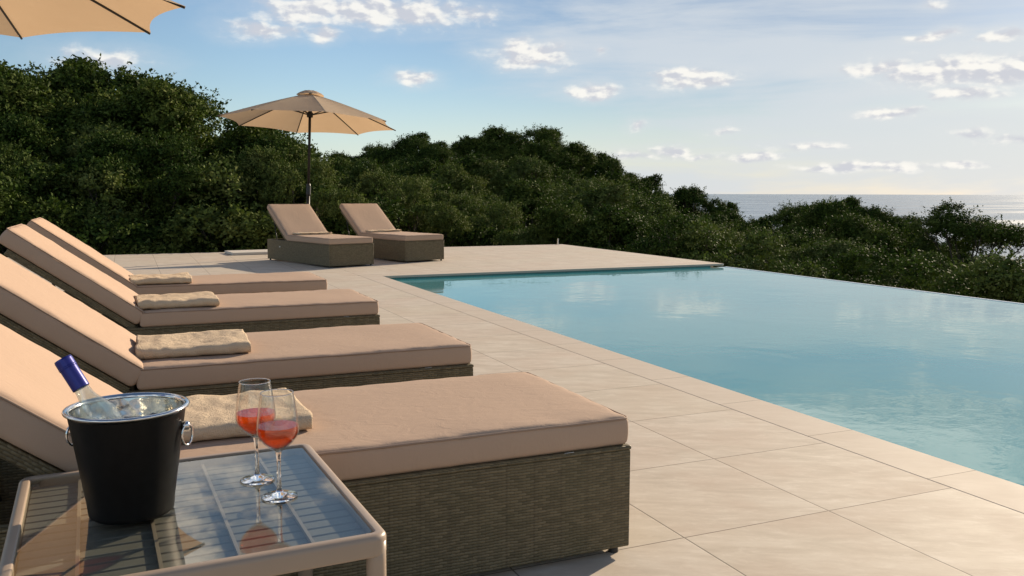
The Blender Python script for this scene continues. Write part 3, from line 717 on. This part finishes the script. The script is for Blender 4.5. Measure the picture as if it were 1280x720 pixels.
for (x_,y_,nx_,ny_) in rrect(TWD,TLN,.030,9):
    rings.append([bm.verts.new((x_-nx_*d,y_-ny_*d,z_)) for d,z_ in sec])
for i in range(len(rings)):
    a,b=rings[i],rings[(i+1)%len(rings)]
    for k in range(len(sec)): bm.faces.new((a[k],a[(k+1)%len(sec)],b[(k+1)%len(sec)],b[k]))
bmobj('frame',bm,M_frame,root,smooth=True)
for (x_,y_) in ((.0215,.0215),(TWD-.0215,.0215),(.0215,TLN-.0215),(TWD-.0215,TLN-.0215)):
    bm=bmesh.new(); tube(bm,[(x_,y_,0),(x_,y_,.4),(x_,y_,TZ-.012)],.0185,20); bmobj('leg',bm,M_frame,root,smooth=True)
bm=bmesh.new(); vsx=[]
for z_ in (TZ-.0055,TZ): 
    vsx.append([bm.verts.new((x_-nx_*(FW+.0015),y_-ny_*(FW+.0015),z_)) for x_,y_,nx_,ny_ in rrect(TWD,TLN,.042,5)])
bm.faces.new(vsx[1]); bm.faces.new(vsx[0][::-1])
for k in range(len(vsx[0])): bm.faces.new((vsx[0][k],vsx[0][(k+1)%len(vsx[0])],vsx[1][(k+1)%len(vsx[0])],vsx[1][k]))
bmobj('glass_top',bm,M_glass,root)
bm=bmesh.new(); ns=16; p_=(TLN-2*FW-.004)/ns
for k in range(ns): y0=FW+.002+k*p_; box(bm,FW+.001,TWD-FW-.001,y0+.0022,y0+p_-.0022,TZ-.034,TZ-.018,.002,1)
bmobj('slat_panel',bm,M_slat,root)
for x_ in (.12,.25,.38,.51):  # thin pale strips running across the slats, just under the glass
    bm=bmesh.new(); box(bm,x_-.0032,x_+.0032,FW+.001,TLN-FW-.001,TZ-.0175,TZ-.010); bmobj('batten',bm,M_frame,root)
bm=bmesh.new(); box(bm,.04,TWD-.04,.012,.028,.14,.16,.003,1); box(bm,.04,TWD-.04,TLN-.028,TLN-.012,.14,.16,.003,1); bmobj('stretcher',bm,M_frame,root)
ZT=TZ+.0008

# ------------------------------------------------------------------ wine bucket
BX,BY=-.014,1.832
M_chr,t,p=mat('hammered_steel',(.78,.74,.68),.12,1.0); o=objco(t); vo=t.new('ShaderNodeTexVoronoi',feature='SMOOTH_F1'); t.put(vo.inputs['Vector'],o); vo.inputs['Scale'].default_value=48
t.put(p.inputs['Normal'],t.bump(vo.outputs['Distance'],.7,.005))
M_steel,_,_=mat('polished_steel',(.72,.70,.68),.14,1.0)
M_bkt,t,p=mat('black_lacquer',(.012,.012,.012),.42,spec=.14); o=objco(t); t.put(p.inputs['Base Color'],t.mix(t.noise(o,60,4),(.003,.003,.003),(.009,.0085,.008))); t.put(p.inputs['Roughness'],t.m('ADD',.3,t.m('MULTIPLY',t.noise(o,14,4),.25)))
root=thing('wine_bucket','black metal wine bucket with a hammered steel inside, on the side table','bucket',(BX,BY,ZT))
RT,RB,HB=.107,.078,.214
bm=bmesh.new(); lathe(bm,[(0,.003),(RB-.012,.003),(RB-.004,.0),(RB,.004),(RB+.001,.01)]+[(RB+(RT-RB)*k/10,.01+(HB-.018)*k/10) for k in range(1,11)],72); bmobj('outer_shell',bm,M_bkt,root,smooth=True)
bm=bmesh.new(); lathe(bm,[(0,.008),(RB-.006,.009)]+[(RB-.004+(RT-RB)*k/12,.012+(HB-.02)*k/12) for k in range(1,13)],72); bmobj('inner_liner',bm,M_chr,root,smooth=True)
bm=bmesh.new(); lathe(bm,[(RT-.004+.0,HB-.012),(RT-.004,HB-.002),(RT+.002,HB+.001),(RT+.006,HB+.0003),(RT+.008,HB-.002),(RT+.007,HB-.005),(RT+.002,HB-.006),(RT-.001,HB-.012)],72,closed=True); bmobj('rim',bm,M_steel,root,smooth=True)
vdir=Vector((rx[0],rx[1],0)).normalized()
for s in (1,-1):
    a=math.atan2(vdir.y*s,vdir.x*s)+ (.10 if s>0 else -.05); d=Vector((math.cos(a),math.sin(a),0)); zc=HB*.80; rr_=RB+(RT-RB)*.8
    bm=bmesh.new(); tube(bm,[d*(rr_-.002)+Vector((0,0,zc)),d*(rr_+.006)+Vector((0,0,zc)),d*(rr_+.013)+Vector((0,0,zc)),d*(rr_+.016)+Vector((0,0,zc))],[.008,.009,.0085,.004],14)
    kn=bmobj('handle_mount',bm,M_steel,root,smooth=True)
    bm=bmesh.new(); tg=Vector((-d.y,d.x,0)); c_=d*(rr_+.010)+Vector((0,0,zc-.018)); tg2=(tg*.75+d*.35).normalized()
    tube(bm,[c_+tg2*.015*math.cos(q)+Vector((0,0,1))*.021*math.sin(q) for q in [2*math.pi*k/24 for k in range(24)]],.0026,8,closed=True); bmobj('ring_handle',bm,M_steel,kn,smooth=True)

# ------------------------------------------------------------------ clear glass
M_cg,t,p=mat('solid_glass',(1,1,1),.0,**{'Transmission Weight':1.0}); p.inputs['IOR'].default_value=1.48
def thin(name,tint,k,body=None,bw=0.0,ior=1.5,trans=True):
    """clear walls: see-through tint, mirror reflections that grow towards the edge, an optional milky body"""
    m=bpy.data.materials.new(name); m.use_nodes=True; t=NT(m.node_tree); t.n.remove(t.n['Principled BSDF'])
    lw=t.new('ShaderNodeLayerWeight'); lw.inputs[0].default_value=.5
    tp=t.new('ShaderNodeBsdfTransparent'); t.put(tp.inputs[0],t.mix(t.m('POWER',lw.outputs['Facing'],3.0),tint,[c*.72 for c in tint]))
    gl=t.new('ShaderNodeBsdfGlossy'); gl.inputs['Roughness'].default_value=.02
    f=t.m('ADD',.035*k,t.m('MULTIPLY',t.m('POWER',lw.outputs['Facing'],4.0),.75),clamp=True)
    cur=tp.outputs[0]
    if body:
        a=t.new('ShaderNodeBsdfTranslucent'); a.inputs[0].default_value=tuple(body)+(1,); b=t.new('ShaderNodeBsdfDiffuse'); b.inputs[0].default_value=tuple(body)+(1,)
        c=t.new('ShaderNodeMixShader'); c.inputs[0].default_value=.4; t.l.new(a.outputs[0],c.inputs[1]); t.l.new(b.outputs[0],c.inputs[2])
        d=t.new('ShaderNodeMixShader'); d.inputs[0].default_value=bw; t.l.new(cur,d.inputs[1]); t.l.new(c.outputs[0],d.inputs[2]); cur=d.outputs[0]
    e=t.new('ShaderNodeMixShader'); t.put(e.inputs[0],f); t.l.new(cur,e.inputs[1]); t.l.new(gl.outputs[0],e.inputs[2]); t.l.new(e.outputs[0],t.n['Material Output'].inputs[0]); return m
M_bowl=thin('thin_clear_glass',(.985,.99,.985),1.6)
M_bg=thin('bottle_glass',(.95,.97,.955),3.2,(.85,.90,.86),.07)
M_wine=thin('rose_wine_liquid',(1.0,.38,.14),1.2,(.98,.24,.04),.22)
M_cap,t,p=mat('blue_foil',(.018,.022,.20),.28,.35,spec=.6)
M_lab,_,_=mat('paper_label',(.75,.76,.78),.5)
# bottle leaning in the bucket
side=vdir; C0=Vector((BX,BY,ZT)); fw=Vector((-side.y,side.x,0))
bot=C0+side*.030+Vector((0,0,.045))+fw*.0; topp=C0-side*.128+fw*.015+Vector((0,0,.300))
ax=(topp-bot).normalized(); q=ax.to_track_quat('Z','Y')
root=thing('wine_bottle','clear glass wine bottle with a blue screw cap leaning in the bucket','bottle',bot); root.rotation_mode='QUATERNION'; root.rotation_quaternion=q
prof=[(0,.006),(.028,.0),(.034,.003),(.036,.010),(.036,.165)]
for k in range(1,9):
    f=k/8; prof.append((.036+(.0145-.036)*(f*f*(3-2*f)),.165+.062*f))
prof+=[(.0138,.24),(.0138,.262),(.0135,.285)]
inn=[(max(0,r_-.0025),z_+(.004 if i<3 else 0)) for i,(r_,z_) in enumerate(prof)][::-1]
bm=bmesh.new(); lathe(bm,prof+inn[:-1]+[(0,.012)],48); bmobj('bottle_glass',bm,M_bg,root,smooth=True)
bm=bmesh.new(); lathe(bm,[(.0163,.236),(.0166,.237),(.0166,.282),(.0174,.2825),(.0174,.300),(.0166,.3035),(0,.304)],40)
cp=bmobj('screw_cap',bm,M_cap,root,smooth=False)
for z_ in (.2825,.286):
    bm=bmesh.new(); tube(bm,[(.0174*math.cos(2*math.pi*k/32),.0174*math.sin(2*math.pi*k/32),z_) for k in range(32)],.0007,5,closed=True); bmobj('cap_ridge',bm,M_cap,cp)
bm=bmesh.new(); lathe(bm,[(.0364,.05),(.0364,.138)],48); bmobj('paper_label',bm,M_lab,root,smooth=True)

# ------------------------------------------------------------------ wine glasses
def wine_glass(u,v,lab,rz):
    d=raydir(u,v); s=(ZT-H)/d[2]; P0=Vector((d[0]*s,d[1]*s,ZT))
    root=thing('wine_glass',lab,'wine glass',P0,rz,'two stemmed glasses of rosé wine')
    outer=[(0,0),(.0355,0),(.037,.0012),(.036,.0026),(.020,.0052),(.009,.0095),(.0052,.017),(.0042,.035),(.0040,.065),(.0046,.085),(.0075,.097),(.0170,.1045),(.0300,.1165),(.0385,.1275),(.0422,.1370),(.0428,.147),(.0408,.170),(.0370,.195),(.0332,.220)]
    inner=[(.0322,.220),(.0360,.195),(.0398,.170),(.0417,.147),(.0411,.1375),(.0374,.1285),(.0289,.118),(.0158,.1072),(.006,.1035),(0,.1025)]
    bm=bmesh.new(); lathe(bm,outer[10:]+[(.0330,.2208),(.0325,.2208)]+inner[:-2]+[(.0072,.1035),(0,.1025)],64); bmobj('bowl',bm,M_bowl,root,smooth=True)
    bm=bmesh.new(); lathe(bm,outer[:10]+[(.0070,.0962),(.0066,.0990),(0,.1005)],48); bmobj('stem',bm,M_cg,root,smooth=True)
    bm=bmesh.new(); tube(bm,[(.0327*math.cos(2*math.pi*k/40),.0327*math.sin(2*math.pi*k/40),.2208) for k in range(40)],.00095,8,closed=True); bmobj('lip',bm,M_cg,root,smooth=True)
    w_=[(0,.1027),(.0059,.1037),(.0157,.1075),(.0288,.1183),(.0373,.1288),(.0410,.1378),(.0415,.147),(.0413,.152),(0,.152)]
    bm=bmesh.new(); lathe(bm,w_,64); bmobj('rose_wine',bm,M_wine,root,smooth=False)
    return root
wine_glass(322,600,'left, rear glass of rosé wine on the side table, closer to the bucket',.3)
wine_glass(349.5,621,'right, front glass of rosé wine on the side table, overlapping the other',.1)

# ------------------------------------------------------------------ small things on the far deck
M_pale,t,p=mat('pale_slab',(.6,.55,.48),.7)
bm=bmesh.new(); box(bm,-.42,.42,-.33,.33,0,.045,.008,2); o=bmobj('paving_slab',bm,M_pale,None,(2.02,15.98,.001),(0,0,.1)); tag(o,'pale flat slab lying by the deck edge left of the left far lounger','slab')
root=thing('deck_post','short thin pale post at the far right corner of the deck','post',(8.28,16.4,0))
bm=bmesh.new(); tube(bm,[(0,0,0),(0,0,.13)],[.024,.022],12); bmobj('post_shaft',bm,M_steel,root); bm=bmesh.new(); tube(bm,[(0,0,0),(0,0,.012)],.04,16); bmobj('post_flange',bm,M_steel,root)
